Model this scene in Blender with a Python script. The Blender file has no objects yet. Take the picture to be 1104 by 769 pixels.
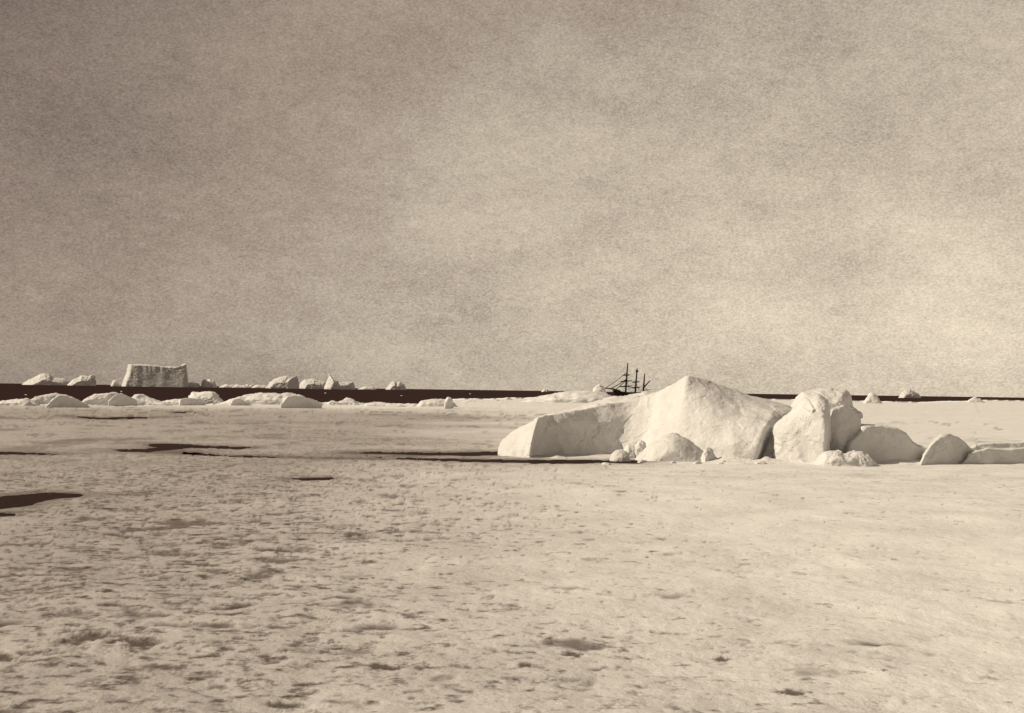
import bpy, bmesh, math, random
import numpy as np
from mathutils import Matrix, Vector

S = bpy.context.scene
COL = S.collection
R = math.radians

# ------------------------------------------------------------------ camera
F = 1200.0                       # focal length in photo pixels (photo 1104 x 769)
CAM_Z = 4.0
PITCH, ROLL = R(1.74), R(0.80)
cam_d = bpy.data.cameras.new('camera')
cam_d.sensor_width = 36.0
cam_d.lens = 36.0 * F / 1104.0
cam_d.clip_start, cam_d.clip_end = 0.1, 90000.0
cam = bpy.data.objects.new('camera', cam_d)
COL.objects.link(cam)
CR = Matrix.Rotation(math.pi / 2 + PITCH, 4, 'X') @ Matrix.Rotation(ROLL, 4, 'Z')
cam.matrix_world = Matrix.Translation((0, 0, CAM_Z)) @ CR
S.camera = cam
CR3 = CR.to_3x3()

# ------------------------------------------------------------------ light
SUN_EL, SUN_AZ = R(37.0), R(13.0)      # sun at the left, a little in front of the ice
to_sun = Vector((-math.cos(SUN_AZ) * math.cos(SUN_EL), -math.sin(SUN_AZ) * math.cos(SUN_EL), math.sin(SUN_EL)))
sun_d = bpy.data.lights.new('sun', 'SUN')
sun_d.energy = 4.8
sun_d.angle = R(0.6)
sun_d.color = (1.0, 0.872, 0.68)
sun = bpy.data.objects.new('sun', sun_d)
sun.rotation_euler = (-to_sun).to_track_quat('-Z', 'Y').to_euler()
COL.objects.link(sun)

W = bpy.data.worlds.new('World')
S.world = W
W.use_nodes = True
nt = W.node_tree
N, L = nt.nodes, nt.links
N.clear()


def node(tree, kind, **kw):
    n = tree.nodes.new(kind)
    for k, v in kw.items():
        if k in n.inputs.keys():
            n.inputs[k].default_value = v
        else:
            setattr(n, k, v)
    return n


def math_n(tree, op, a, b=None, clamp=False):
    n = tree.nodes.new('ShaderNodeMath')
    n.operation = op
    n.use_clamp = clamp
    for i, v in enumerate((a, b)):
        if v is None:
            continue
        if isinstance(v, (int, float)):
            n.inputs[i].default_value = v
        else:
            tree.links.new(v, n.inputs[i])
    return n.outputs[0]


def noise_n(tree, vec, scale, detail=4.0, rough=0.55):
    n = tree.nodes.new('ShaderNodeTexNoise')
    n.inputs['Scale'].default_value = scale
    n.inputs['Detail'].default_value = detail
    n.inputs['Roughness'].default_value = rough
    tree.links.new(vec, n.inputs['Vector'])
    return n.outputs['Fac']


sky = node(nt, 'ShaderNodeTexSky', sky_type='NISHITA', sun_disc=False, sun_elevation=SUN_EL,
           sun_rotation=math.atan2(to_sun.x, to_sun.y), air_density=1.0, dust_density=3.0, ozone_density=1.0, altitude=0.0)
bw = nt.nodes.new('ShaderNodeRGBToBW')
L.new(sky.outputs[0], bw.inputs[0])
tc = nt.nodes.new('ShaderNodeTexCoord')
mp = nt.nodes.new('ShaderNodeMapping')
mp.inputs['Scale'].default_value = (1.0, 1.0, 1.8)
L.new(tc.outputs['Generated'], mp.inputs['Vector'])
v = mp.outputs[0]
sep = nt.nodes.new('ShaderNodeSeparateXYZ')
L.new(tc.outputs['Generated'], sep.inputs[0])
big = noise_n(nt, v, 3.6, 3.0, 0.5)
med = noise_n(nt, v, 13.0, 6.0, 0.66)
fine = noise_n(nt, v, 420.0, 2.0, 0.85)
curd = noise_n(nt, v, 90.0, 4.0, 0.7)
# thin overcast veil over a clear sky: evens out its gradient, thicker towards the left, clearer low on the right
veil = math_n(nt, 'ADD', math_n(nt, 'MULTIPLY', bw.outputs[0], 0.20), 3.0)


def centred(x, k):
    return math_n(nt, 'MULTIPLY', math_n(nt, 'SUBTRACT', x, 0.5), k)


side = nt.nodes.new('ShaderNodeMapRange')
side.interpolation_type = 'SMOOTHSTEP'
for k_, v_ in (('From Min', -0.50), ('From Max', 0.26), ('To Min', 0.70), ('To Max', 1.50)):
    side.inputs[k_].default_value = v_
L.new(sep.outputs['X'], side.inputs['Value'])
up = nt.nodes.new('ShaderNodeMapRange')
for k_, v_ in (('From Min', 0.0), ('From Max', 0.62), ('To Min', 1.11), ('To Max', 0.35)):
    up.inputs[k_].default_value = v_
L.new(sep.outputs['Z'], up.inputs['Value'])
t = math_n(nt, 'MULTIPLY', side.outputs[0], up.outputs[0])
var = math_n(nt, 'ADD', math_n(nt, 'ADD', centred(big, 0.9), centred(med, 0.5)), math_n(nt, 'ADD', centred(fine, 1.2), centred(curd, 0.45)))
t = math_n(nt, 'MULTIPLY', t, math_n(nt, 'ADD', var, 1.0))
t = math_n(nt, 'MAXIMUM', t, 0.12)
lum = math_n(nt, 'MULTIPLY', veil, t)
cr = nt.nodes.new('ShaderNodeValToRGB')
cr.color_ramp.elements[0].position, cr.color_ramp.elements[0].color = 0.30, (1.0, 0.765, 0.64, 1)
cr.color_ramp.elements[1].position, cr.color_ramp.elements[1].color = 0.75, (1.0, 0.855, 0.66, 1)
L.new(math_n(nt, 'MULTIPLY', t, 0.6), cr.inputs[0])
tint = nt.nodes.new('ShaderNodeVectorMath')
tint.operation = 'SCALE'
L.new(cr.outputs[0], tint.inputs[0])
L.new(lum, tint.inputs['Scale'])
bg = nt.nodes.new('ShaderNodeBackground')
bg.inputs['Strength'].default_value = 0.12
L.new(tint.outputs[0], bg.inputs['Color'])
out = nt.nodes.new('ShaderNodeOutputWorld')
L.new(bg.outputs[0], out.inputs['Surface'])

S.view_settings.view_transform = 'Standard'
S.view_settings.look = 'None'
S.view_settings.gamma = 1.0
S.view_settings.use_curve_mapping = False
S.view_settings.exposure = 0.0


# ------------------------------------------------------------------ helpers
def ray(px, py):
    return CR3 @ Vector(((px - 552.0) / F, -(py - 384.5) / F, -1.0))


def on_ground(px, py, z=0.0):
    d = ray(px, py)
    k = (z - CAM_Z) / d.z
    return Vector((d.x * k, d.y * k, z))


def at(px, py, Y):
    d = ray(px, py)
    k = Y / d.y
    return Vector((d.x * k, Y, CAM_Z + d.z * k))


def _hash(ix, iy, iz, seed):
    h = (ix.astype(np.int64) * 374761393 + iy.astype(np.int64) * 668265263 + iz.astype(np.int64) * 2147483647 + seed * 1274126177) & 0xFFFFFFFF
    h = ((h ^ (h >> 13)) * 1274126177) & 0xFFFFFFFF
    h = ((h ^ (h >> 16)) * 2246822519) & 0xFFFFFFFF
    return ((h ^ (h >> 15)) & 0xFFFFFF) / float(0xFFFFFF)


def vnoise(p, seed=0):
    i = np.floor(p)
    f = p - i
    f = f * f * f * (f * (f * 6 - 15) + 10)
    i = i.astype(np.int64)
    r = 0
    for dx in (0, 1):
        for dy in (0, 1):
            for dz in (0, 1):
                w = (f[:, 0] if dx else 1 - f[:, 0]) * (f[:, 1] if dy else 1 - f[:, 1]) * (f[:, 2] if dz else 1 - f[:, 2])
                r = r + w * _hash(i[:, 0] + dx, i[:, 1] + dy, i[:, 2] + dz, seed)
    return r * 2 - 1


def fbm(p, octaves=4, gain=0.5, seed=0):
    a, s, r = 1.0, 0.0, 0
    for o in range(octaves):
        r = r + a * vnoise(p * (2.03 ** o) + 17.3 * o, seed + o)
        s += a
        a *= gain
    return r / s


def facets(p, cell, seed):
    """piecewise planar offsets: broken faces meeting in edges"""
    q = p / cell
    base = np.floor(q).astype(np.int64)
    best = np.full(len(q), 1e9)
    out_ = np.zeros(len(q))
    for dx in (-1, 0, 1):
        for dy in (-1, 0, 1):
            for dz in (-1, 0, 1):
                c = base + np.array([dx, dy, dz])
                h = [_hash(c[:, 0], c[:, 1], c[:, 2], seed + k) for k in range(6)]
                v_ = q - (c + np.stack(h[:3], 1))
                d = (v_ * v_).sum(1)
                val = (v_ * (np.stack(h[3:], 1) * 2 - 1)).sum(1) + (h[3] - 0.5) * 0.5
                m = d < best
                best = np.where(m, d, best)
                out_ = np.where(m, val, out_)
    return out_


def link(name, me, mat, parent=None):
    o = bpy.data.objects.new(name, me)
    me.materials.append(mat)
    COL.objects.link(o)
    if parent:
        o.parent = parent
    return o


def tag(o, label, cat, group=None):
    o['label'], o['category'] = label, cat
    if group:
        o['group'] = group
    return o


# ------------------------------------------------------------------ materials
def new_mat(name):
    m = bpy.data.materials.new(name)
    m.use_nodes = True
    t_ = m.node_tree
    b = t_.nodes['Principled BSDF']
    return m, t_, b


def bump_on(t_, b, h, strength, dist):
    bn = t_.nodes.new('ShaderNodeBump')
    bn.inputs['Strength'].default_value = strength
    bn.inputs['Distance'].default_value = dist
    t_.links.new(h, bn.inputs['Height'])
    t_.links.new(bn.outputs[0], b.inputs['Normal'])


def ramp(t_, fac, stops):
    r_ = t_.nodes.new('ShaderNodeValToRGB')
    e = r_.color_ramp.elements
    while len(e) < len(stops):
        e.new(0.5)
    for el, (p, c) in zip(e, stops):
        el.position = p
        el.color = (*c, 1)
    t_.links.new(fac, r_.inputs[0])
    return r_.outputs[0]


def mixc(t_, fac, a, b, mode='MIX'):
    m_ = t_.nodes.new('ShaderNodeMix')
    m_.data_type = 'RGBA'
    m_.blend_type = mode
    for i, v_ in ((0, fac), (6, a), (7, b)):
        if isinstance(v_, (int, float)):
            m_.inputs[i].default_value = v_
        elif isinstance(v_, tuple):
            m_.inputs[i].default_value = (*v_, 1)
        else:
            t_.links.new(v_, m_.inputs[i])
    return m_.outputs[2]


def ice_mat(name, scale, c_lo, c_hi, bump, dist):
    m, t_, b = new_mat(name)
    g = t_.nodes.new('ShaderNodeNewGeometry')
    v_ = g.outputs['Position']
    n1 = noise_n(t_, v_, scale, 6.0, 0.62)
    n2 = noise_n(t_, v_, scale * 9.0, 4.0, 0.7)
    s = math_n(t_, 'ADD', math_n(t_, 'MULTIPLY', n1, 0.6), math_n(t_, 'MULTIPLY', n2, 0.4))
    c = ramp(t_, s, [(0.32, c_lo), (0.62, c_hi)])
    t_.links.new(c, b.inputs['Base Color'])
    b.inputs['Roughness'].default_value = 0.75
    b.inputs['Specular IOR Level'].default_value = 0.2
    bump_on(t_, b, s, bump, dist)
    return m


ICE = ice_mat('weathered_ice', 0.9, (0.54, 0.53, 0.52), (0.66, 0.66, 0.65), 0.6, 0.25)
EDGE_ICE = ice_mat('floe_edge_ice', 0.35, (0.58, 0.57, 0.56), (0.74, 0.74, 0.73), 0.6, 0.5)
BERG_ICE = ice_mat('berg_ice', 0.03, (0.50, 0.49, 0.475), (0.64, 0.64, 0.63), 0.7, 5.0)


def floe_mat():
    m, t_, b = new_mat('melting_snow')
    g = t_.nodes.new('ShaderNodeNewGeometry')
    v_ = g.outputs['Position']
    sp = t_.nodes.new('ShaderNodeSeparateXYZ')
    t_.links.new(v_, sp.inputs[0])
    wide = noise_n(t_, v_, 0.035, 3.0, 0.5)
    mid = noise_n(t_, v_, 0.35, 5.0, 0.6)
    small = noise_n(t_, v_, 2.4, 7.0, 0.68)
    grit = noise_n(t_, v_, 18.0, 5.0, 0.8)
    # vignetting painted into the snow colour: darker on the left, lighter towards the right
    wet_dim = t_.nodes.new('ShaderNodeMapRange')
    wet_dim.inputs['From Min'].default_value = 8.0
    wet_dim.inputs['From Max'].default_value = -12.0
    t_.links.new(math_n(t_, 'ADD', sp.outputs['X'], math_n(t_, 'MULTIPLY', math_n(t_, 'SUBTRACT', wide, 0.5), 34.0)), wet_dim.inputs['Value'])
    rim = t_.nodes.new('ShaderNodeMapRange')        # clean drifted snow along the ridged far edge
    rim.inputs['From Min'].default_value = 260.0
    rim.inputs['From Max'].default_value = 190.0
    t_.links.new(math_n(t_, 'ADD', sp.outputs['Y'], math_n(t_, 'MULTIPLY', mid, 40.0)), rim.inputs['Value'])
    left_dim = math_n(t_, 'MULTIPLY', wet_dim.outputs[0], rim.outputs[0])
    snow = mixc(t_, left_dim, (0.735, 0.73, 0.715), (0.42, 0.395, 0.38))
    mot = math_n(t_, 'ADD', math_n(t_, 'MULTIPLY', mid, 0.45), math_n(t_, 'MULTIPLY', grit, 0.55))
    snow = mixc(t_, 1.0, snow, ramp(t_, mot, [(0.34, (0.72, 0.71, 0.70)), (0.56, (1.0, 1.0, 1.0))]), 'MULTIPLY')
    # wet grey ice showing in hollows of every size, more of it where the snow is painted darker
    patch = noise_n(t_, v_, 0.75, 7.0, 0.66)
    h1 = math_n(t_, 'ADD', math_n(t_, 'MULTIPLY', patch, 0.75), math_n(t_, 'MULTIPLY', mid, 0.25))
    h1 = math_n(t_, 'SUBTRACT', h1, math_n(t_, 'MULTIPLY', left_dim, 0.045))
    snow = mixc(t_, ramp(t_, h1, [(0.27, (1, 1, 1)), (0.36, (0, 0, 0))]), snow, (0.12, 0.098, 0.088))
    h = math_n(t_, 'ADD', math_n(t_, 'MULTIPLY', small, 0.75), math_n(t_, 'MULTIPLY', wide, 0.25))
    h = math_n(t_, 'SUBTRACT', h, math_n(t_, 'MULTIPLY', left_dim, 0.05))
    col = mixc(t_, ramp(t_, h, [(0.33, (1, 1, 1)), (0.43, (0, 0, 0))]), snow, (0.10, 0.08, 0.072))
    wa = t_.nodes.new('ShaderNodeAttribute')
    wa.attribute_name = 'wet_dim'
    wf = math_n(t_, 'MULTIPLY', wa.outputs['Fac'], math_n(t_, 'ADD', 0.55, math_n(t_, 'MULTIPLY', grit, 0.7)), True)
    col = mixc(t_, wf, col, (0.075, 0.055, 0.047))
    t_.links.new(col, b.inputs['Base Color'])
    b.inputs['Roughness'].default_value = 0.8
    b.inputs['Specular IOR Level'].default_value = 0.15
    bump_on(t_, b, math_n(t_, 'ADD', math_n(t_, 'MULTIPLY', small, 0.7), math_n(t_, 'MULTIPLY', patch, 0.6)), 0.45, 0.22)
    return m


def water_mat(name, c, gloss):
    m, t_, b = new_mat(name)
    t_.nodes.remove(b)
    d = t_.nodes.new('ShaderNodeBsdfDiffuse')
    d.inputs[0].default_value = (*c, 1)
    gl = t_.nodes.new('ShaderNodeBsdfGlossy')
    gl.inputs['Roughness'].default_value = 0.35
    mx = t_.nodes.new('ShaderNodeMixShader')
    mx.inputs[0].default_value = gloss
    t_.links.new(d.outputs[0], mx.inputs[1])
    t_.links.new(gl.outputs[0], mx.inputs[2])
    t_.links.new(mx.outputs[0], t_.nodes['Material Output'].inputs[0])
    g = t_.nodes.new('ShaderNodeNewGeometry')
    n1 = noise_n(t_, g.outputs['Position'], 0.8, 4.0, 0.6)
    bn = t_.nodes.new('ShaderNodeBump')
    bn.inputs['Strength'].default_value = 0.5
    bn.inputs['Distance'].default_value = 0.3
    t_.links.new(n1, bn.inputs['Height'])
    t_.links.new(bn.outputs[0], d.inputs['Normal'])
    t_.links.new(bn.outputs[0], gl.inputs['Normal'])
    return m


def plain(name, c, rough=0.7):
    m, t_, b = new_mat(name)
    g = t_.nodes.new('ShaderNodeNewGeometry')
    n1 = noise_n(t_, g.outputs['Position'], 1.5, 4.0, 0.6)
    t_.links.new(ramp(t_, n1, [(0.3, tuple(x * 0.7 for x in c)), (0.7, tuple(x * 1.3 for x in c))]), b.inputs['Base Color'])
    b.inputs['Roughness'].default_value = rough
    b.inputs['Specular IOR Level'].default_value = 0.2
    return m


FLOE = floe_mat()
SEA = water_mat('dark_sea', (0.026, 0.013, 0.011), 0.033)
POOL = water_mat('dark_meltwater', (0.030, 0.018, 0.015), 0.03)
HULL = plain('tarred_timber', (0.030, 0.022, 0.020))
SPAR = plain('dark_spar', (0.045, 0.032, 0.028))

# ------------------------------------------------------------------ melt pools (outlines lie on the floe)
POOLS = [
    [(-70, 486), (0, 486.2), (45, 487.6), (80, 488.6), (60, 490), (0, 489.8), (-70, 490.5)],
    [(113, 485), (140, 484), (163, 483.6), (174, 481.4), (150, 478.4), (180, 478), (197, 478.6), (230, 480.4), (272, 482),
     (255, 483.4), (205, 481.8), (192, 483.2), (178, 485.6), (215, 487.4), (192, 489.6), (150, 487.6)],
    [(195, 486.6), (240, 490.2), (300, 491.2), (360, 493.0), (420, 494.4), (418, 495.6), (340, 494.2), (270, 492.4), (200, 489.6)],
    [(372, 488.4), (410, 486.6), (470, 487.4), (545, 486), (545, 490.6), (480, 491.2), (432, 492.2), (398, 489.6)],
    [(396, 491.8), (450, 493.4), (520, 495), (600, 495.4), (680, 495.8), (690, 498.6), (600, 499.0), (520, 498.0), (440, 494.9)],
    [(-40, 537), (0, 535), (50, 531), (90, 532), (84, 534.4), (58, 537), (30, 543), (12, 546.6), (0, 548.4), (-40, 552)],
    [(-30, 552), (0, 552), (18, 553.4), (12, 556), (-30, 557)],
    [(308, 516), (330, 514.4), (358, 513.8), (357, 516.4), (334, 517.4)],
    [(66, 447.6), (110, 450), (140, 449.2), (172, 450.6), (140, 451.4), (105, 452)],
    [(184, 443.2), (205, 444.0), (212, 445.2), (190, 445.2)],
    [(68, 690), (84, 684), (106, 683.5), (118, 687), (104, 692), (80, 693)],
    [(132, 693), (150, 690), (166, 691), (176, 694), (160, 698), (138, 697)],
    [(-20, 704), (4, 704), (17, 708), (10, 715), (-20, 717)],
    [(396, 719), (406, 715), (420, 718), (434, 720), (424, 723.5), (404, 722)],
    [(288, 763), (302, 757), (322, 759), (328, 763), (310, 767)],
    [(276, 588.8), (292, 587.6), (314, 589.4), (300, 591), (284, 590.8)],
    [(240, 653), (254, 648), (272, 648.4), (266, 652.4), (250, 655)],
    [(108, 572), (124, 571.4), (146, 574.6), (156, 577), (134, 576.6)],
    [(600, 708), (612, 703), (632, 706), (624, 710)],
    [(840, 749), (852, 746), (872, 748), (866, 752), (848, 753)],
    [(556, 721), (564, 718), (574, 720.5), (566, 724)],
    [(768, 710), (778, 707), (786, 711), (775, 714)],
]
pool_xy = [np.array([on_ground(x, y)[:2] for x, y in p]) for p in POOLS]


def poly_dist(pts, poly):
    """signed distance (positive inside) from points to a polygon"""
    n = len(poly)
    d = np.full(len(pts), 1e9)
    ins = np.zeros(len(pts), bool)
    for i in range(n):
        a, b = poly[i], poly[(i + 1) % n]
        e = b - a
        w = pts - a
        tt = np.clip((w @ e) / max(e @ e, 1e-12), 0, 1)
        d = np.minimum(d, np.linalg.norm(w - tt[:, None] * e, axis=1))
        c = (a[1] > pts[:, 1]) != (b[1] > pts[:, 1])
        with np.errstate(divide='ignore', invalid='ignore'):
            xi = (b[0] - a[0]) * (pts[:, 1] - a[1]) / (b[1] - a[1]) + a[0]
        ins ^= c & (pts[:, 0] < xi)
    return np.where(ins, d, -d)


def pool_width(q):
    x, y = q[:, 0], q[:, 1]
    area = 0.5 * abs(np.dot(x, np.roll(y, -1)) - np.dot(y, np.roll(x, -1)))
    return area / np.linalg.norm(q.max(0) - q.min(0))


POOL_MIN = 0.6
foot_xy = np.array([on_ground(x, y)[:2] for x, y in [(690, 496.5), (730, 496), (790, 496.5), (840, 497.5), (890, 498), (940, 497), (990, 496.5), (1060, 496), (1140, 497)]])


def pool_depth(wd):
    return min(0.10, 0.12 * wd)


def floe_height(x, y):
    p = np.stack([x, y, np.zeros_like(x)], 1)
    r = np.hypot(x, y)
    z = 0.13 * fbm(p / 14.0, 3, 0.5, 3)
    z = z + 0.085 * np.clip(1.3 - r / 110, 0.15, 1) * fbm(p / 2.6, 3, 0.5, 11)
    z = z + 0.045 * np.clip(1.2 - r / 45, 0, 1) * fbm(p / 0.55, 3, 0.6, 29)
    z = z + 0.25 * np.clip((r - 60) / 200, 0, 1) * fbm(p / 30.0, 3, 0.5, 41)
    s = (x > 3) & (x < 36) & (y > 58) & (y < 74)
    if s.any():
        pts = np.stack([x[s], y[s]], 1)
        d = np.full(len(pts), 1e9)
        for a_, b_ in zip(foot_xy[:-1], foot_xy[1:]):
            e_ = b_ - a_
            w_ = pts - a_
            tt = np.clip((w_ @ e_) / (e_ @ e_), 0, 1)
            d = np.minimum(d, np.linalg.norm(w_ - tt[:, None] * e_, axis=1))
        pp = np.stack([pts[:, 0], pts[:, 1], np.zeros(len(pts))], 1)
        z[s] += np.exp(-(d / 1.1) ** 2) * (0.24 + 0.3 * fbm(pp / 1.3, 4, 0.6, 55))
    # melt hollows: small pits in the snow with wet ice at the bottom, more of them on the left
    near = r < 95
    wet_dim = np.zeros_like(z)
    pn = p[near]
    big_ = fbm(pn / 9.0, 2, 0.5, 91)
    thr = 0.24 + 0.27 * np.clip((pn[:, 0] + 5 + 9 * big_) / 15.0, 0, 1)
    hol = np.zeros(len(pn))
    fade = np.clip((92 - r[near]) / 50.0, 0, 1)
    for cell, sd, dep in ((0.85, 61, 0.028), (0.34, 67, 0.016), (0.16, 71, 0.008)):
        n_ = fbm(pn * np.array([0.8, 1.0, 1.0]) / cell, 4, 0.6, sd)
        h_ = np.clip((-n_ - thr - (0.03 if cell < 0.2 else 0)) * 4.0, 0, 1) * fade
        z[near] -= dep * h_
        hol = np.maximum(hol, h_)
    wet_dim[near] = 0.85 * hol
    # farther out only the longer wet streaks show
    mid_ = (r > 48) & (r < 230) & (y > 0)
    pm = p[mid_]
    fm = np.clip((r[mid_] - 48) / 30.0, 0, 1) * np.clip((230 - r[mid_]) / 40.0, 0, 1)
    lft = np.clip((pm[:, 0] + 10) / 50.0, -0.5, 1)
    st = np.zeros(len(pm))
    for sc_, sd, th in (((5.0, 5.5, 1.0), 171, 0.27), ((2.2, 3.5, 1.0), 177, 0.30), ((11.0, 7.0, 1.0), 181, 0.31)):
        n_ = fbm(pm / np.array(sc_), 4, 0.62, sd)
        st = np.maximum(st, np.clip((-n_ - th - 0.10 * lft) * 4.0, 0, 1))
    wet_dim[mid_] = np.maximum(wet_dim[mid_], 0.6 * st * fm)
    for q in pool_xy:
        wd = pool_width(q)
        mg = 3.0 * wd + 0.4
        lo, hi = q.min(0) - mg, q.max(0) + mg
        s = (x > lo[0]) & (x < hi[0]) & (y > lo[1]) & (y < hi[1])
        if not s.any():
            continue
        pts = np.stack([x[s], y[s]], 1)
        pp = np.stack([pts[:, 0], pts[:, 1], np.zeros(len(pts))], 1)
        if wd < POOL_MIN:          # a slushy hollow without open water
            d = poly_dist(pts, q) + wd * (0.75 * fbm(pp / (wd * 0.7), 4, 0.6, 77) + 0.35 * fbm(pp / 0.05, 2, 0.6, 78))
            w = np.clip(d / (0.8 * wd) + 0.55, 0, 1)
            w = w * w * (3 - 2 * w)
            wet_dim[s] = np.maximum(wet_dim[s], w)
            z[s] -= 0.10 * wd * w
            continue
        d = poly_dist(pts, q) + wd * 0.22 * fbm(pp / (wd * 0.8 + .05), 3, 0.6, 77)
        m = np.clip(1 + d / mg, 0, 1)
        m = m * m * (3 - 2 * m)
        w = np.clip(d / (0.35 * wd + 0.03) + 0.6, 0, 1)
        w = w * w * (3 - 2 * w)
        z[s] = z[s] * (1 - m) - pool_depth(wd) * w
        d2 = d + wd * 0.5 * fbm(pp / (wd * 0.4 + .05), 3, 0.6, 79)
        wet_dim[s] = np.maximum(wet_dim[s], 0.85 * np.clip(d2 / (1.1 * wd) + 0.9, 0, 1))
    return z, wet_dim


# ------------------------------------------------------------------ floe
EDGE_PX = [(-60, 434), (0, 434.5), (40, 437.0), (46, 436), (100, 436), (140, 436), (180, 436), (235, 435.2), (246, 436), (300, 433.5),
           (340, 433), (360, 433.5), (385, 433.5), (400, 435.5), (450, 436), (456, 432), (480, 430.2), (520, 429.8), (560, 429.2),
           (590, 428.0), (604, 426.6), (640, 426.4), (660, 428.6), (700, 429.2), (760, 429.6), (830, 429.8), (870, 431), (935, 432.0),
           (950, 433), (1000, 433.2), (1015, 432.8), (1050, 432.2), (1055, 431.0), (1104, 431.8), (1160, 432.2)]
ep = [on_ground(x, y) for x, y in EDGE_PX]
e_th = np.array([math.atan2(p.x, p.y) for p in ep])
e_r = np.array([math.log(math.hypot(p.x, p.y)) for p in ep])


def build_floe():
    th = np.concatenate([np.linspace(-math.pi, -0.75, 60, endpoint=False), np.linspace(-0.75, -0.47, 90, endpoint=False),
                         np.linspace(-0.47, 0.47, 900, endpoint=False),
                         np.linspace(0.47, 0.75, 90, endpoint=False), np.linspace(0.75, math.pi, 60, endpoint=False)])
    # rows: equal steps of grazing angle, so near snow is meshed finely
    q = np.linspace(0, 1, 640)
    re = np.exp(np.interp(th, e_th, e_r))
    side = np.abs(th) > 0.5
    re[side] = re[side] * (1 + 0.15 * np.sin(th[side] * 7))
    nz = np.exp(0.05 * vnoise(np.stack([th * 60, th * 0, th * 0], 1), 5) + 0.025 * vnoise(np.stack([th * 240, th * 0, th * 0], 1), 6))
    re = re * nz
    inv0 = 1 / 5.0
    r = 1.0 / (inv0 + (1 / re[None, :] - inv0) * q[:, None])
    x, y = r * np.sin(th)[None, :], r * np.cos(th)[None, :]
    z, wet_dim = floe_height(x.ravel(), y.ravel())
    z = z.reshape(x.shape)
    nr, nc = x.shape
    # skirt down into the sea
    V = np.stack([x, y, z], 2)
    sk = V[-1].copy()
    sk[:, :2] *= 1.0008
    sk[:, 2] = -3.0
    V = np.concatenate([V, sk[None]], 0).reshape(-1, 3)
    V = np.concatenate([V, [[0, 0, 0]]], 0)
    ii, jj = np.meshgrid(np.arange(nr), np.arange(nc), indexing='ij')
    a = ii * nc + jj
    b = ii * nc + (jj + 1) % nc
    quads = np.stack([a, a + nc, b + nc, b], 2).reshape(-1, 4)
    me = bpy.data.meshes.new('ground')
    hub = len(V) - 1
    tris = np.stack([np.full(nc, hub), np.arange(nc), (np.arange(nc) + 1) % nc], 1)
    nq = len(quads)
    me.vertices.add(len(V))
    me.vertices.foreach_set('co', V.ravel())
    loops = np.concatenate([quads.ravel(), tris.ravel()])
    me.loops.add(len(loops))
    me.loops.foreach_set('vertex_index', loops.astype(np.int32))
    me.polygons.add(nq + len(tris))
    me.polygons.foreach_set('loop_start', np.concatenate([np.arange(nq) * 4, nq * 4 + np.arange(len(tris)) * 3]).astype(np.int32))
    me.update(calc_edges=True)
    me.validate()
    bm = bmesh.new()
    bm.from_mesh(me)
    bmesh.ops.recalc_face_normals(bm, faces=bm.faces)
    if sum(f.normal.z for f in list(bm.faces)[:200]) < 0:
        bmesh.ops.reverse_faces(bm, faces=bm.faces)
    bm.to_mesh(me)
    bm.free()
    me.polygons.foreach_set('use_smooth', [True] * len(me.polygons))
    at_ = me.attributes.new('wet_dim', 'FLOAT', 'POINT')
    at_.data.foreach_set('value', np.concatenate([wet_dim, np.zeros(len(V) - len(wet_dim))]).astype(np.float32))
    o = link('ground', me, FLOE)
    o['kind'] = 'structure'
    return o


build_floe()


def build_disc(name, mat, z, rmax):
    bm = bmesh.new()
    rs = [0, 100, 250, 500, 1000, 2000, 4000, 9000, 20000, rmax]
    prev = None
    n = 96
    for r in rs:
        if r == 0:
            prev = [bm.verts.new((0, 0, z))]
            continue
        ring = [bm.verts.new((r * math.sin(2 * math.pi * k / n), r * math.cos(2 * math.pi * k / n), z)) for k in range(n)]
        for k in range(n):
            k2 = (k + 1) % n
            if len(prev) == 1:
                bm.faces.new((prev[0], ring[k2], ring[k]))
            else:
                bm.faces.new((prev[k], prev[k2], ring[k2], ring[k]))
        prev = ring
    bmesh.ops.recalc_face_normals(bm, faces=bm.faces)
    me = bpy.data.meshes.new(name)
    bm.to_mesh(me)
    bm.free()
    o = link(name, me, mat)
    o['kind'] = 'structure'


SEA_Z = -0.5
build_disc('water', SEA, SEA_Z, 60000)

for q in pool_xy:
    size = pool_width(q)
    if size < POOL_MIN:
        continue
    bm = bmesh.new()
    out_ = []
    n = len(q)
    for i in range(n):
        a, b, d = q[i - 1], q[i], q[(i + 1) % n]
        tng = (d - a) / max(np.linalg.norm(d - a), 1e-6)
        nrm = np.array([-tng[1], tng[0]])
        if poly_dist((b + nrm * 1e-3)[None], q)[0] > 0:
            nrm = -nrm
        out_.append(b + nrm * (size * 0.35 + 0.03))
    vs = [bm.verts.new((p[0], p[1], -0.42 * pool_depth(size))) for p in out_]
    bm.faces.new(vs)
    bmesh.ops.triangulate(bm, faces=bm.faces)
    for f in bm.faces:
        if f.normal.z < 0:
            f.normal_flip()
    me = bpy.data.meshes.new('melt_pool')
    bm.to_mesh(me)
    bm.free()
    o = link('melt_pool', me, POOL)
    o['kind'] = 'structure'


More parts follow.
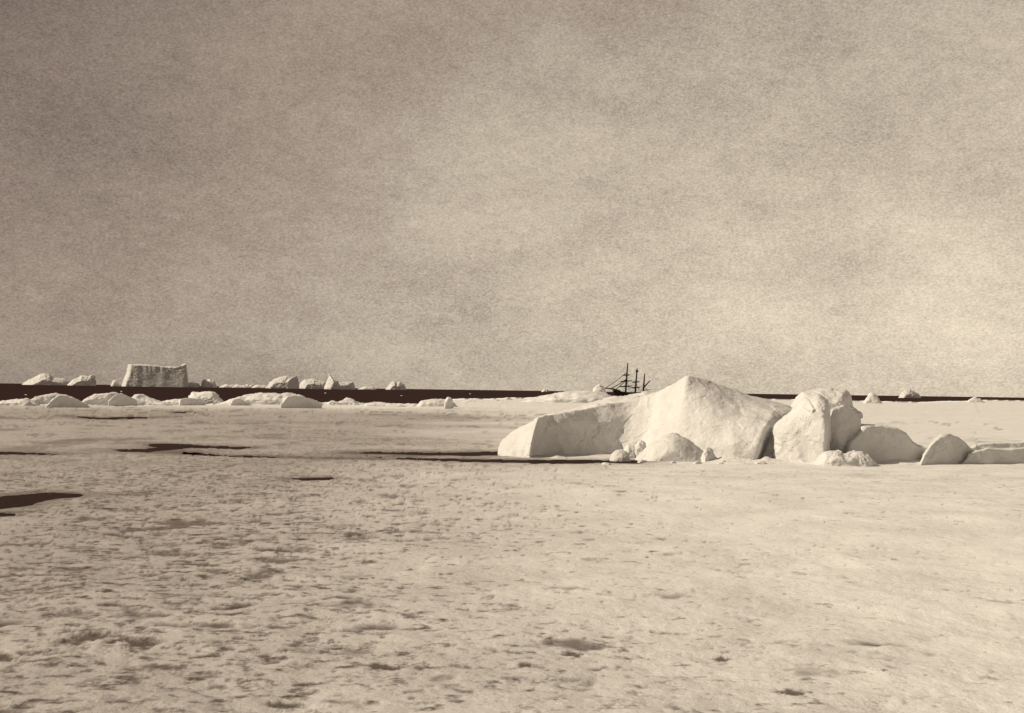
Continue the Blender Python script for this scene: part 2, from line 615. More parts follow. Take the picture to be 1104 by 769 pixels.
# ------------------------------------------------------------------ ice shapes
def finish(bm, name, mat, levels, amp, wave, seed, origin, chip=0.12, facet=1.0, stretch=1.0):
    """round the coarse ice form, roughen it with real displacement, put the origin at its base"""
    me0 = bpy.data.meshes.new('tmp')
    bmesh.ops.recalc_face_normals(bm, faces=bm.faces)
    bm.to_mesh(me0)
    bm.free()
    o0 = bpy.data.objects.new('tmp', me0)
    COL.objects.link(o0)
    md = o0.modifiers.new('s', 'SUBSURF')
    md.levels = md.render_levels = levels
    dg = bpy.context.evaluated_depsgraph_get()
    me = bpy.data.meshes.new_from_object(o0.evaluated_get(dg))
    bpy.data.objects.remove(o0)
    bpy.data.meshes.remove(me0)
    me.name = name
    n = len(me.vertices)
    co = np.empty(n * 3)
    me.vertices.foreach_get('co', co)
    co = co.reshape(-1, 3)
    no = np.empty(n * 3)
    me.vertices.foreach_get('normal', no)
    no = no.reshape(-1, 3)
    sc_ = np.array([1.0, 1.0, 1.0 / stretch])
    d = fbm(co * sc_ / wave, 5, 0.55, seed)
    wob = np.stack([fbm(co / wave + 5.0 * k, 2, 0.5, seed + 60 + k) for k in range(3)], 1) * wave * 0.25
    fc = 0.65 * facets((co + wob) * sc_, wave * 0.9, seed + 7) + 0.35 * facets((co + wob) * sc_, wave * 0.35, seed + 8)
    ridged = 0.5 - np.abs(fbm(co / (wave * 0.7) + 9.0, 3, 0.5, seed + 50))
    chips = np.abs(fbm(co / (wave * 0.28) + 31.0, 3, 0.6, seed + 90))
    co = co + no * (amp * (1.1 * d + 0.7 * ridged - chip * chips + facet * 0.85 * fc))[:, None]
    co -= np.array(origin)
    me.vertices.foreach_set('co', co.ravel())
    me.polygons.foreach_set('use_smooth', [True] * len(me.polygons))
    me.update()
    o = link(name, me, mat)
    o.location = origin
    return o


def crease(bm, val, test=None):
    cl = bm.edges.layers.float.get('crease_edge') or bm.edges.layers.float.new('crease_edge')
    for e in bm.edges:
        if test is None or test(e):
            e[cl] = val


RUB = 'rubble of ice lying around the hummock'
BACK = 3.5          # the whole group stands this much farther out than first estimated


def block(name, sil, Y, thick, label, cat, group=None, mat=None, rings=None, shift=0.0, skew=0.0, crs=0.55,
          amp=0.1, wave=1.2, seed=1, levels=4, sink=0.4, stretch=1.0):
    """a lump of ice: its outline stands at depth Y, with smaller cross sections in front and behind.
    shift slides the near section sideways, skew turns the near face"""
    if group == RUB and Y < 75:
        Y += BACK
    P = [at(x, y, Y) for x, y in sil]
    cx = (min(p.x for p in P) + max(p.x for p in P)) / 2
    w = max(p.x for p in P) - min(p.x for p in P)
    zb = min(p.z for p in P)
    rings = rings or [(-0.5, 0.55, 0.45), (-0.3, 0.82, 0.8), (0.0, 1.0, 1.0), (0.35, 0.85, 0.85), (0.6, 0.5, 0.4)]
    bm = bmesh.new()
    R_ = []
    for (d, s, h) in rings:
        sh = shift * w * max(0.0, -d) * 2
        ring = []
        for p in P:
            x = cx + (p.x - cx) * s + sh + d * thick * cx / Y
            y = Y + d * thick + (p.x - cx) * skew * (1 if d < 0.2 else 0.5)
            z = zb + (p.z - zb) * h
            ring.append(bm.verts.new((x, y, z)))
        # below-ground corners
        ring.append(bm.verts.new((ring[-1].co.x, ring[-1].co.y, zb - sink)))
        ring.append(bm.verts.new((ring[0].co.x, ring[0].co.y, zb - sink)))
        R_.append(ring)
    n = len(R_[0])
    for a, b in zip(R_[:-1], R_[1:]):
        for k in range(n):
            bm.faces.new((a[k], a[(k + 1) % n], b[(k + 1) % n], b[k]))
    for ring in (R_[0], R_[-1]):
        c = Vector((0, 0, 0))
        for v_ in ring:
            c += v_.co
        c /= n
        cv = bm.verts.new(c)
        for k in range(n):
            bm.faces.new((ring[k], ring[(k + 1) % n], cv))
    crease(bm, crs)
    o = finish(bm, name, mat or ICE, levels, amp, wave, seed, (cx, Y, zb), stretch=stretch)
    return tag(o, label, cat, group)


# --- the big hummock in the middle: stations from left to right, rows from the foot over the crest to the back
ST = [
    [(537, 495, 65.2), (537.3, 489, 65.4), (538, 484, 65.6), (540, 478, 65.9), (544, 473, 66.3), (550, 486, 68)],
    [(553, 496.5, 64.1), (553, 487, 64.3), (553.5, 478, 64.7), (554, 470, 65.2), (557, 462.5, 65.9), (566, 484, 70)],
    [(571, 497, 62.9), (572, 486, 63.0), (574, 474, 63.3), (577, 461, 63.9), (581, 449, 65.0), (592, 484, 71)],
    [(575, 496, 65.4), (577, 485, 65.6), (580, 473, 65.9), (585, 459, 66.4), (592, 446.5, 67.3), (604, 484, 73)],
    [(592, 495, 67.4), (596, 485, 67.4), (600, 472, 67.5), (606, 457, 67.2), (613, 443, 68.3), (622, 482, 75)],
    [(628, 493, 68.3), (632, 484, 68.5), (636, 470, 68.8), (641, 454, 69.2), (646, 436.5, 70.3), (656, 480, 77)],
    [(662, 493, 69.3), (666, 481, 69.6), (671, 464, 70.0), (677, 446, 70.5), (683, 428.5, 71.5), (694, 478, 78)],
    [(694, 494, 68.6), (698, 478, 69.1), (703, 458, 69.7), (709, 438, 70.3), (715, 419, 71.2), (720, 478, 79)],
    [(720, 496, 64.6), (726, 474, 65.0), (731, 449, 65.6), (737, 420, 66.3), (740.5, 403.0, 67.2), (745, 478, 79)],
    [(752, 496, 63.4), (754, 476, 63.8), (758, 452, 64.5), (764, 421.5, 66.6), (763, 409.5, 68.5), (768, 478, 79)],
    [(786, 496, 62.7), (789, 477, 63.0), (793, 457, 64.0), (797, 438, 66.2), (794, 419.5, 70.3), (798, 478, 79)],
    [(814, 495.5, 62.7), (819, 478, 62.8), (826, 459, 63.4), (834, 442, 66.2), (830, 431.5, 72.4), (836, 476, 79)],
    [(822, 494.5, 66.2), (831, 478, 66.0), (842, 462, 65.5), (853, 446, 66.6), (858, 440, 73.8), (862, 474, 78)],
    [(832, 493.5, 68.5), (838, 480, 68.5), (848, 466, 67.6), (860, 453, 67.6), (866, 446, 71.5), (868, 470, 76)],
]


def build_hummock():
    bm = bmesh.new()
    G = []
    for st in ST:
        col = [at(x, y, Y + BACK) for x, y, Y in st]
        foot = col[0].copy()
        foot.z = -0.8
        back = col[-1].copy()
        back.z = 0.2
        deep = back.copy()
        deep.z = -0.8
        col = [foot] + col[:-1] + [back, deep]
        G.append([bm.verts.new(c) for c in col])
    nrow = len(G[0])
    for a, b in zip(G[:-1], G[1:]):
        for k in range(nrow - 1):
            bm.faces.new((a[k], b[k], b[k + 1], a[k + 1]))
        bm.faces.new((a[-1], b[-1], b[0], a[0]))
    for st in (G[0], G[-1]):
        bm.faces.new(st)
    crease(bm, 0.35)
    cl = bm.edges.layers.float.get('crease_edge')
    sharp = {2: 0.8, 8: 0.45, 11: 0.55}
    for s, val in sharp.items():
        for k in range(nrow - 1):
            e = bm.edges.get((G[s][k], G[s][k + 1]))
            e[cl] = val
    for s in range(8, 12):
        e = bm.edges.get((G[s][4], G[s + 1][4]))
        e[cl] = 0.9
    for s in range(0, 13):
        e = bm.edges.get((G[s][5], G[s + 1][5]))
        e[cl] = max(e[cl], 0.5)
    o = finish(bm, 'ice_hummock', ICE, 5, 0.13, 2.0, 7, (8.0, 69.0, 0.0), 0.1, 0.7)
    return tag(o, 'largest hummock of pale ice with a scooped left flank and a peaked middle', 'ice hummock')


build_hummock()

STEEP = [(-0.5, 0.965, 0.97), (-0.46, 1.0, 1.0), (0.0, 0.98, 0.98), (0.35, 0.86, 0.86), (0.6, 0.5, 0.4)]
block('ice_mound', [(680, 499), (688, 489), (700, 478), (714, 469), (728, 465.5), (742, 472), (756, 484), (770, 496), (772, 499)], 62.9, 3.4,
      'smooth white mound leaning against the foot of the peaked hummock', 'ice mound', RUB, seed=21, crs=0.3, amp=0.09, wave=1.8, shift=0.0)
block('ice_boulder', [(657, 499), (658.5, 490), (664, 485), (671, 484), (678, 488), (681, 499)], 61.9, 1.2,
      'small round white ice lump at the foot of the scooped flank', 'ice boulder', RUB, seed=22, crs=0.2, amp=0.06, wave=.7)
block('ice_boulder', [(586, 498), (590, 494), (600, 491.5), (612, 493), (618, 498)], 63.0, 1.0,
      'low flat snowy lump just right of the hummock\'s sharp left horn', 'ice boulder', RUB, seed=23, crs=0.2, amp=0.05, wave=.6)
block('ice_chunk', [(754, 497), (756, 488), (761, 482.5), (767, 483), (770, 490), (776, 497)], 62.3, 0.8,  # added lump: its cast shadow stands in for a small dark hollow
      'small ice chunk added to cast a dark wedge of shadow below the peak', 'ice chunk', RUB, seed=29, skew=0.6, amp=0.06, wave=.6, crs=0.6)
for i, (x, y, w, h, lab) in enumerate([(679, 484, 8, 9, 'broken grey ice chunk above the small round white lump'),
                                       (690, 479, 7, 8, 'broken ice chunk at the upper left edge of the smooth mound'),
                                       (671, 487, 7, 7, 'little ice chunk tucked behind the small round white lump')]):
    block('ice_chunk', [(x - w, y + h), (x - w * .8, y + 1), (x - 1, y - h * .5), (x + w * .7, y - h * .2), (x + w, y + h)], 64.6, 1.0,
          lab, 'ice chunk', RUB, seed=30 + i, amp=0.08, wave=.5, crs=0.5, sink=1.0)

block('ice_block', [(838, 498), (837.5, 480), (838, 460), (843, 452), (852, 444), (860, 434), (868, 427), (880, 425), (888, 432),
                    (890, 455), (889, 478), (892, 498)], 63.2, 3.0,
      'tall bright upright block standing right of the dark notch', 'ice block', RUB, seed=41, skew=-0.6, amp=0.14, wave=1.8, crs=0.4,
      rings=[(-0.45, 0.78, 0.8), (-0.3, 0.94, 0.95), (0.0, 1.0, 1.0), (0.35, 0.9, 0.9), (0.6, 0.6, 0.5)])
block('ice_block', [(880, 498), (882, 470), (888, 452), (895, 440), (908, 437), (922, 441), (930, 453), (934, 472), (940, 498)], 68.0, 4.0,
      'tall shaded grey block beside the bright upright block', 'ice block', RUB, seed=42, skew=0.62, amp=0.10, wave=1.6, crs=0.85, rings=STEEP)
block('ice_slab', [(900, 498), (908, 476), (926, 460), (946, 457), (966, 461), (979, 467), (988, 477), (1006, 484), (1024, 498)], 65.6, 3.5,
      'long grey shaded slab with a flat top right of the tall grey block', 'ice slab', RUB, seed=43, skew=0.5, amp=0.13, wave=1.6, crs=0.85, rings=STEEP)
block('ice_mound', [(982, 498), (988, 487), (998, 477), (1009, 470.5), (1022, 467.5), (1035, 471), (1047, 479), (1058, 488), (1068, 498)], 65.0, 3.2,
      'low rounded grey hump between the flat-topped slab and the trailing bank', 'ice mound', RUB, seed=44, skew=0.62, amp=0.12, wave=1.6, crs=0.6, rings=STEEP)
block('snow_bank', [(1026, 498), (1038, 486), (1058, 482), (1084, 484), (1112, 482.5), (1140, 486), (1164, 498)], 66.2, 2.6,
      'long low shaded bank of snow running out to the right border', 'snow bank', RUB, seed=45, skew=0.36, amp=0.12, wave=1.5, crs=0.6, rings=STEEP)
block('snow_mound', [(878, 499), (884, 491), (893, 485.5), (903, 485), (909, 490), (918, 488), (928, 487), (940, 493), (948, 499.5)], 60.6, 1.8,
      'bright lumpy snow heap in front of the grey blocks', 'snow mound', RUB, seed=45, amp=0.12, wave=.9, crs=0.3)
block('snow_ridge', [(1036, 484), (1052, 478), (1074, 476), (1098, 477), (1124, 474), (1150, 478), (1160, 484)], 79.0, 3.0,
      'low grey snow ridge at the right border behind the shaded bank', 'snow ridge', RUB, seed=46, skew=0.2, amp=0.12, crs=0.5, rings=STEEP)
block('ice_block', [(846, 446), (858, 430), (864, 421.5), (876, 419.5), (894, 418.5), (912, 420), (917, 425), (920, 438), (930, 446)], 150.0, 10.0,
      'broad white flat-topped ice mass behind the bright upright block', 'ice block', RUB, seed=48, amp=0.3, wave=3.0, crs=0.6)
block('ice_mound', [(572, 452), (600, 445), (628, 438), (650, 430), (676, 425.5), (700, 421), (722, 423), (740, 440), (760, 455)], 110.0, 12.0,
      'long low white swell of snow behind the left flank of the hummock', 'ice mound', RUB, seed=49, amp=0.25, wave=4.0, crs=0.2)

rc = random.Random(11)
for i in range(12):
    x = rc.choice([rc.uniform(690, 880), rc.uniform(640, 960)])
    y = 498.5 + rc.uniform(-0.5, 2.5)
    w, h = rc.uniform(2.0, 6.5), rc.uniform(1.2, 3.2)
    block('ice_crumb', [(x - w, y), (x - w * .8, y - h * .6), (x - w * .1, y - h), (x + w * .6, y - h * .7), (x + w, y)], on_ground(x, y).y - BACK, w * .09,
          'small loose crumb of ice scattered along the foot of the hummock and blocks', 'ice crumb', RUB, seed=300 + i, amp=0.05, wave=.35, crs=.5,
          levels=2, sink=.15, skew=rc.uniform(-.3, .6))

# --- blocks along the far edge of the floe
EDGE = 'ice blocks along the far edge of the floe'


def edge(name, sil, label, shift=-0.1, skew=0.0, crs=0.5, seed=1, k=1.0, Y=None, thick=None, base=None, rings=None):
    if Y is None:
        sil = [(x, y - 1.4 if y > 436.9 else y) for x, y in sil]
    yb = base if base else max(y for _, y in sil)
    xm = sum(x for x, _ in sil) / len(sil)
    Y = Y or on_ground(xm, yb).y
    w = (max(x for x, _ in sil) - min(x for x, _ in sil)) * Y / F
    sc = Y / 240.0
    rings = rings or [(-0.5, 0.72, 0.5), (-0.38, 0.9, 0.86), (0.0, 1.0, 1.0), (0.35, 0.88, 0.88), (0.6, 0.5, 0.4)]
    block(name, sil, Y, thick or min(max(w * 0.6, 2.5), 9.0), label, name.replace('_', ' '), EDGE, EDGE_ICE, shift=shift, skew=skew, crs=crs,
          amp=0.30 * sc * k, wave=2.0 * sc, seed=seed, levels=3, sink=0.8, rings=rings)


edge('ice_mound', [(-16, 439), (0, 433), (14, 431), (30, 430), (38, 433), (44, 439)], 'low white mound at the left border of the floe edge', seed=101)
edge('ice_block', [(41, 438), (46, 430), (52, 425.2), (60, 424.6), (70, 426), (80, 430), (88, 435), (92, 438)],
     'rounded block at the floe edge, bright left end and long grey right slope', shift=-0.35, skew=0.35, seed=102)
edge('ice_block', [(92, 438), (100, 430), (106, 426), (118, 424.5), (128, 423.8), (132, 427), (142, 430), (146, 438)],
     'lumpy block below the left end of the tabular iceberg', shift=-0.25, skew=0.25, seed=103)
edge('ice_mound', [(132, 438), (140, 431), (147, 425.6), (152, 425), (160, 428), (170, 432), (182, 435), (188, 438)],
     'pointed white mound directly below the tabular iceberg', seed=104, crs=0.4)
edge('ice_slab', [(168, 438), (176, 433), (186, 431), (200, 430), (210, 431), (216, 438)], 'thin white slab just left of the white flat-topped block', seed=105)
edge('ice_block', [(200, 435), (204, 427), (208, 423.4), (220, 422.6), (230, 423), (235, 427), (240, 433), (242, 435)],
     'white flat-topped block with sloping ends standing behind a grey cube of ice', seed=106, crs=0.65, shift=0.0)
edge('ice_block', [(196, 438.5), (197, 430.5), (203, 429.2), (213, 429.8), (218, 432), (219, 438.5)],
     'small squarish grey block in front of the white flat-topped one', seed=107, crs=0.8, shift=0.0, skew=0.75, thick=3.0, rings=STEEP, k=.5)
edge('ice_slab', [(240, 438), (252, 431), (266, 426.5), (280, 424.4), (300, 424), (314, 424.4), (326, 427.5), (338, 431), (346, 435), (348, 438)],
     'longest white slab of the floe edge, tapering to a grey right end', seed=108, crs=0.55, shift=-0.12, skew=0.06)
edge('ice_chunk', [(250, 439), (253, 431), (258, 429.6), (266, 434), (270, 439)], 'small grey wedge in front of the longest white slab', seed=109, skew=0.9, thick=2.5,
     shift=0.0, crs=0.8, rings=STEEP, k=.5)
edge('ice_chunk', [(56, 438.5), (61, 431.5), (66, 426.6), (72, 427.6), (80, 431), (87, 435.5), (90, 438.5)], 'ice wedge added as the shaded right half of the rounded block at left', seed=120, skew=1.0, Y=188.0, thick=2.5,  # added piece turned from the sun, stands in for the block's shaded slope
     shift=0.0, crs=.88, rings=STEEP, k=.6)
edge('ice_chunk', [(121, 432.5), (126, 426.5), (131, 424.6), (137, 427.5), (142, 430.5), (144, 432.5)], 'small ice wedge added as the shaded right end of the lumpy block', seed=121, skew=1.0, thick=2.0,  # added too, shaped to give the lumpy block a shaded end
     shift=0.0, crs=.88, rings=STEEP, k=.6, Y=199.0)
edge('ice_chunk', [(306, 436.5), (312, 428), (319, 425.8), (328, 428.8), (338, 432), (344, 436.5)], 'ice wedge added as the shaded right end of the longest white slab', seed=122, skew=.85, thick=2.5,  # added wedge facing away from the sun, makes the slab's end shaded
     shift=0.0, crs=.88, rings=STEEP, k=.6, Y=217.0)
edge('ice_mound', [(362, 438), (368, 433), (374, 429.6), (378, 429.4), (383, 432), (388, 436), (392, 438)], 'small white cone alone on the floe edge', seed=110, crs=0.4)
edge('snow_mound', [(388, 439), (398, 434.6), (410, 434), (425, 436), (440, 436.4), (452, 436), (460, 439)], 'faint low snow rise between the white cone and the stump', seed=113, crs=0.2)
edge('ice_slab', [(450, 440), (456, 432), (468, 430), (478, 430.5), (490, 434), (494, 440)], 'low white slab left of the grey ice stump', seed=111, k=.7)
edge('ice_stump', [(479, 442), (480.5, 432), (483, 429), (487, 430.5), (488.5, 442)], 'narrow grey stump of ice at the bend of the floe edge', seed=112, skew=0.5, crs=.6, k=.7)
edge('snow_mound', [(560, 436), (580, 428.4), (600, 424.2), (616, 421.8), (634, 421.2), (650, 422.6), (664, 427), (676, 436)],
     'broad white swell below the small white pinnacle', seed=114, crs=0.2, Y=420.0, thick=40.0)
edge('ice_pinnacle', [(637, 428), (640, 420), (643, 416), (647, 414.5), (651, 417), (654, 422), (656, 428)], 'small white pinnacle left of the ship\'s bowsprit', seed=115,
     crs=0.45, Y=520.0, thick=7.0, k=.8)
edge('ice_pinnacle', [(931, 436), (935, 428), (939, 424), (943, 425), (948, 430), (953, 436)], 'small white peak right of the flat-topped ice mass', seed=116, Y=560.0, thick=7, k=.7)
edge('ice_mound', [(1040, 436), (1046, 430.5), (1051, 428.2), (1056, 430), (1064, 436)], 'little white mound splitting the dark water at far right', seed=117, Y=800.0, thick=8.0, k=.6)

re_ = random.Random(5)
for i in range(34):
    x = re_.uniform(-10, 585)
    ye = 436.3 if x < 450 else 432.5 - (x - 450) * 0.018
    h = re_.choice([1.6, 2.2, 3.0, 4.2]) * (1.0 if x < 450 else 0.55)
    w = h * re_.uniform(1.0, 2.6)
    yb = ye + re_.uniform(0.0, 2.2)
    yp = yb - h
    edge('ice_piece', [(x - w, yb), (x - w * .7, yp + h * re_.uniform(.1, .5)), (x - w * .1, yp), (x + w * .5, yp + h * re_.uniform(0, .4)), (x + w, yb)],
         'small broken piece of ice lying in the white rim of the floe edge', seed=400 + i, crs=.6, skew=re_.uniform(-.3, .8), rings=STEEP, k=.4,
         shift=re_.uniform(-.2, .1), thick=w * .2)

for i, (x, y, w, h) in enumerate([(131, 422.5, 1.2, .7), (351, 424.2, 1.2, .7), (28, 426, 1.5, 0.6), (433, 427, 1.3, 0.7), (507, 425, 1.2, 0.6)]):
    d_ = on_ground(x, y, SEA_Z).y
    block('ice_piece', [(x - w, y), (x - w * .6, y - h * .8), (x + w * .1, y - h), (x + w * .7, y - h * .5), (x + w, y)], d_, w * d_ / F * 1.4,
          'tiny scrap of ice floating in the dark lead of water beyond the floe', 'ice piece', 'ice scraps floating in the dark lead', EDGE_ICE, amp=.15, wave=1.5,
          seed=460 + i, levels=2, sink=.5)

# --- bergs on the horizon
BERG = 'icebergs along the horizon'


def berg(name, sil, label, Y=3400.0, shift=0.0, skew=0.3, crs=0.7, seed=1, thick=None, rings=None, k=1.0, mat=None, stretch=1.0):
    w = (max(x for x, _ in sil) - min(x for x, _ in sil)) * Y / F
    P = [(x, y) for x, y in sil]
    skew *= 1.0 if rings else 0.55
    block(name, P, Y, thick or w * 0.7, label, 'iceberg', BERG, mat or BERG_ICE, shift=shift, skew=skew, crs=crs, amp=2.2 * k, wave=16.0, seed=seed,
          levels=4, sink=12.0, rings=rings, stretch=stretch)


FLAT = [(-0.5, 0.93, 0.96), (-0.42, 0.97, 1.0), (0.0, 1.0, 1.0), (0.42, 0.97, 1.0), (0.5, 0.9, 0.9)]
berg('iceberg', [(132.5, 416.5), (134.5, 409), (137.5, 402), (139, 393.2), (142, 393.8), (146, 393.4), (160, 393.8), (176, 395.6), (190, 396), (195, 395), (197.5, 392.4),
                 (199, 403), (200.5, 417)], 'big tabular iceberg with a level top and upturned corners', seed=201, rings=FLAT, skew=0.12, crs=0.9, k=0.8, shift=0.04, stretch=5.0)
berg('iceberg', [(196, 417.2), (198, 413.5), (206, 412.4), (214, 413.4), (216, 417.4)], 'low dark ice shelf at the right foot of the tabular iceberg', seed=202, k=.4)
berg('iceberg', [(26, 414.6), (32, 410), (38, 407), (43, 403.4), (48, 402.6), (53, 403.6), (58, 407.4), (68, 408.6), (74, 411), (78, 415)],
     'rounded hump-backed iceberg farthest left on the horizon', seed=203, crs=0.5, skew=0.35, Y=4000)
berg('iceberg', [(74, 415), (80, 409.5), (86, 406.6), (88.5, 404.8), (96, 405.4), (98.5, 403.8), (101, 405.6), (102.5, 415.4)],
     'grey blocky iceberg with a long left ramp and steep right side', seed=204, skew=0.5, Y=3800)
berg('iceberg', [(120, 415.4), (122, 410.4), (125, 409.4), (128.5, 412), (130, 415.6)], 'tiny dark iceberg just left of the tabular one', seed=205, k=.5, skew=.6)
berg('iceberg', [(216, 417), (218.5, 410), (221, 408.6), (223, 410), (226, 408.4), (231, 411), (234, 417.2)], 'small jagged white iceberg right of the low shelf', seed=206, k=.6, skew=0.0)
berg('iceberg', [(287, 418), (291, 413), (296, 409), (304, 406), (311, 405), (315, 407), (320, 404.8), (322, 410), (323, 418.4)],
     'white whale-backed iceberg with a dark upturned right end', seed=207, skew=0.1, crs=.6, shift=-.1)
berg('iceberg', [(322, 418.4), (325, 412), (329, 409.4), (338, 408.6), (346, 410.4), (352, 412), (355, 418.8)], 'low grey-topped iceberg in the middle of a group of three', seed=208,
     Y=3700, skew=0.3)
berg('iceberg', [(350, 418.8), (353, 411), (355.5, 403.4), (358.5, 408), (362, 411.6), (372, 411.8), (380.5, 411.6), (382.5, 419)],
     'iceberg with a leaning white horn and a flat grey back', seed=209, skew=0.45, Y=3500)
berg('iceberg', [(416, 419.4), (421, 413), (425, 410.4), (427, 414), (431, 411.6), (436, 415), (438, 419.6)], 'faint pale twin-peaked iceberg right of the horned one', seed=210, k=.6, Y=4600)
berg('iceberg', [(968, 429.6), (971, 423), (976, 420), (981, 419.4), (985, 421), (991, 424.6), (994, 430)], 'white iceberg on the dark water at far right', seed=211, k=.8, Y=2400, skew=.3)
rnd = random.Random(4)
for i, (x, w, h, lab) in enumerate([
        (246, 7, 3.2, 'tiny pale ice hump on the horizon, nearest the jagged white iceberg'),
        (258, 9, 2.4, 'tiny flat ice hump on the horizon, second of four after the jagged iceberg'),
        (268, 5, 3.4, 'tiny pointed ice hump on the horizon, third of four after the jagged iceberg'),
        (280, 8, 2.6, 'tiny ice hump on the horizon beside the whale-backed iceberg'),
        (396, 7, 2.4, 'tiny ice hump on the horizon beside the horned iceberg'),
        (588, 3, 3.0, 'tiny dark ice hump on the horizon left of the ship')]):
    yh = 412.8 + 0.014 * x
    berg('iceberg', [(x - w * 1.5, yh + 1.4), (x - w * .9, yh - h * .2), (x - w * .3, yh - h * .75), (x + w * .3, yh - h * .35), (x + w * .9, yh - h * .5), (x + w * 1.5, yh + 1.4)], lab,
         seed=220 + i, k=.4, Y=4400, skew=rnd.uniform(-.2, .5))

# ------------------------------------------------------------------ the ship
SHIP_Y = 1000.0


def tube(pts, radii, name, mat, parent, org, seg=8):
    bm = bmesh.new()
    prev = None
    for i, (p, r) in enumerate(zip(pts, radii)):
        a = pts[max(i - 1, 0)]
        b = pts[min(i + 1, len(pts) - 1)]
        q = (b - a).to_track_quat('Z', 'Y')
        ring = [bm.verts.new(p - org + q @ Vector((r * math.cos(2 * math.pi * k / seg), r * math.sin(2 * math.pi * k / seg), 0))) for k in range(seg)]
        if prev:
            for k in range(seg):
                bm.faces.new((prev[k], prev[(k + 1) % seg], ring[(k + 1) % seg], ring[k]))
        else:
            bm.faces.new(ring)
        prev = ring
    bm.faces.new(prev)
    bmesh.ops.recalc_face_normals(bm, faces=bm.faces)
    me = bpy.data.meshes.new(name)
    bm.to_mesh(me)
    bm.free()
    me.polygons.foreach_set('use_smooth', [True] * len(me.polygons))
    o = link(name, me, mat, parent)
    return o


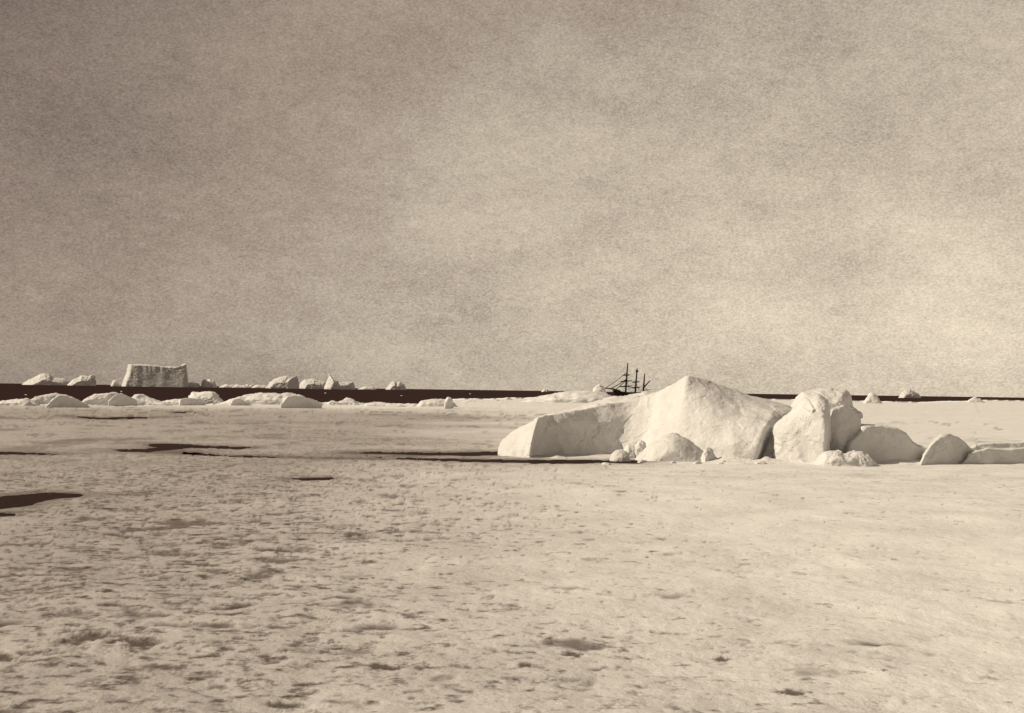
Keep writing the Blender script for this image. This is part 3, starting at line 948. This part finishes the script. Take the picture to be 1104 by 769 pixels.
def build_ship():
    base = at(682, 426.6, SHIP_Y)
    base.z = SEA_Z
    root = bpy.data.objects.new('sailing_ship', None)
    COL.objects.link(root)
    root.location = base
    tag(root, 'dark three-masted ship with furled sails beyond the ice hummock', 'sailing ship')
    # ship's own frame: u from stern to bow (towards the left and a little nearer), v across, w up
    ang = R(38)
    u = Vector((-math.cos(ang), -math.sin(ang), 0))
    vv = Vector((-u.y, u.x, 0))
    heel = Vector((0.055, 0, 0))

    def S_(a, b, c):
        return base + u * a + vv * b + Vector((0, 0, c)) + heel * c

    # hull by cross sections
    bm = bmesh.new()
    secs = []
    Ln = 44.0
    for i in range(17):
        f = i / 16
        a = -Ln / 2 + Ln * f
        half = 4.6 * min(1.0, (1 - abs(2 * f - 0.95) ** 3.2)) + 0.12
        half = max(half, 0.25 if f > .9 else 2.6)
        if f > 0.8:
            half = 4.5 * math.sqrt(max(0.0, 1 - ((f - 0.8) / 0.2) ** 2)) + 0.2
        sheer = 3.4 + 2.6 * (2 * f - 1) ** 2 * (0.75 if f < .5 else 1.0)
        rake = 2.6 * max(0, (f - .85) / .15)
        ring = []
        for s, c in ((0, -2.5), (0.75, -1.2), (0.95, 0.8), (1.0, sheer - 1.0), (0.97, sheer)):
            ring.append(S_(a + rake * (c + 2.5) / 8, half * s, c))
        full = ring + [S_(a + rake * (c + 2.5) / 8, -half * s, c) for s, c in ((0.97, sheer), (1.0, sheer - 1.0), (0.95, 0.8), (0.75, -1.2))]
        secs.append([bm.verts.new(p - base) for p in full])
    n = len(secs[0])
    for a, b in zip(secs[:-1], secs[1:]):
        for k in range(n):
            bm.faces.new((a[k], a[(k + 1) % n], b[(k + 1) % n], b[k]))
    bm.faces.new(secs[0])
    bm.faces.new(secs[-1])
    bmesh.ops.recalc_face_normals(bm, faces=bm.faces)
    me = bpy.data.meshes.new('hull')
    bm.to_mesh(me)
    bm.free()
    link('hull', me, HULL, root)
    tube([S_(16, 0, 5.2), S_(24, 0, 6.8), S_(34.5, 0, 7.6)], [0.75, 0.65, 0.4], 'bowsprit', SPAR, root, base)
    yard_dir = Vector((0.86, 0.5, 0.06)).normalized()      # yards braced round, almost across the view
    masts = {}
    # (position, top height, yards[(height, half length)])
    for key, a, top, yards in (('fore', 9.0, 30.5, [(9.5, 7.6), (14.2, 6.8), (19.6, 4.6)]),
                               ('main', -3.0, 26.0, [(8.6, 5.6), (13.6, 4.4)]),
                               ('mizzen', -13.0, 21.5, [])):
        m = tube([S_(a, 0, 2), S_(a, 0, top * .45), S_(a - .2, 0, top * .75), S_(a - .3, 0, top)], [0.85, 0.8, 0.68, 0.45], 'mast', SPAR, root, base)
        masts[key] = (a, top)
        for (hz, hl) in yards:
            c = S_(a + .5, 0, hz)
            tube([c - yard_dir * hl, c - yard_dir * hl * .5 + Vector((0, 0, -.1)), c, c + yard_dir * hl * .5 + Vector((0, 0, -.1)), c + yard_dir * hl],
                 [0.25, 0.55, 0.6, 0.55, 0.25], 'yard', SPAR, m, base, 7)
        if key == 'main':
            tube([S_(a - .3, 0, top - 3.8), S_(a - .3, 0, top - 1.6)], [1.1, 1.25], 'crow_nest', SPAR, m, base, 10)
        for s in (-1, 1):
            for da in (-2.2, -0.7, 0.8):
                tube([S_(a + da - 1, 4.3 * s, 4.6), S_(a, 0, top * .5)], [0.09, 0.07], 'shroud', SPAR, root, base, 5)
    # gaff and boom on the mizzen
    tube([S_(-13.6, 0, 9.2), S_(-20.5, 0, 14.8)], [0.7, 0.45], 'gaff', SPAR, root, base)
    tube([S_(-13.6, 0, 6.2), S_(-23, 0, 7.0)], [0.3, 0.2], 'boom', SPAR, root, base)
    # stays
    fa, ft = masts['fore']
    ma, mt = masts['main']
    za, zt = masts['mizzen']
    for p, q, r in ((S_(33.5, 0, 7.6), S_(fa, 0, ft * .72), .28), (S_(27, 0, 7.2), S_(fa, 0, ft * .52), .42), (S_(21, 0, 6.6), S_(fa, 0, ft * .5), .38),
                    (S_(34, 0, 7.6), S_(fa - .2, 0, ft * .97), .07), (S_(fa, 0, 5.0), S_(ma, 0, mt * .55), .10), (S_(fa, 0, ft * .5), S_(ma, 0, mt * .9), .08),
                    (S_(ma, 0, 5.0), S_(za, 0, zt * .55), .09), (S_(ma, 0, mt * .5), S_(za, 0, zt * .9), .07)):
        mid = (p + q) / 2 - Vector((0, 0, (p - q).length * .02))
        tube([p, mid, q], [r, r, r], 'stay', SPAR, root, base, 5)


build_ship()
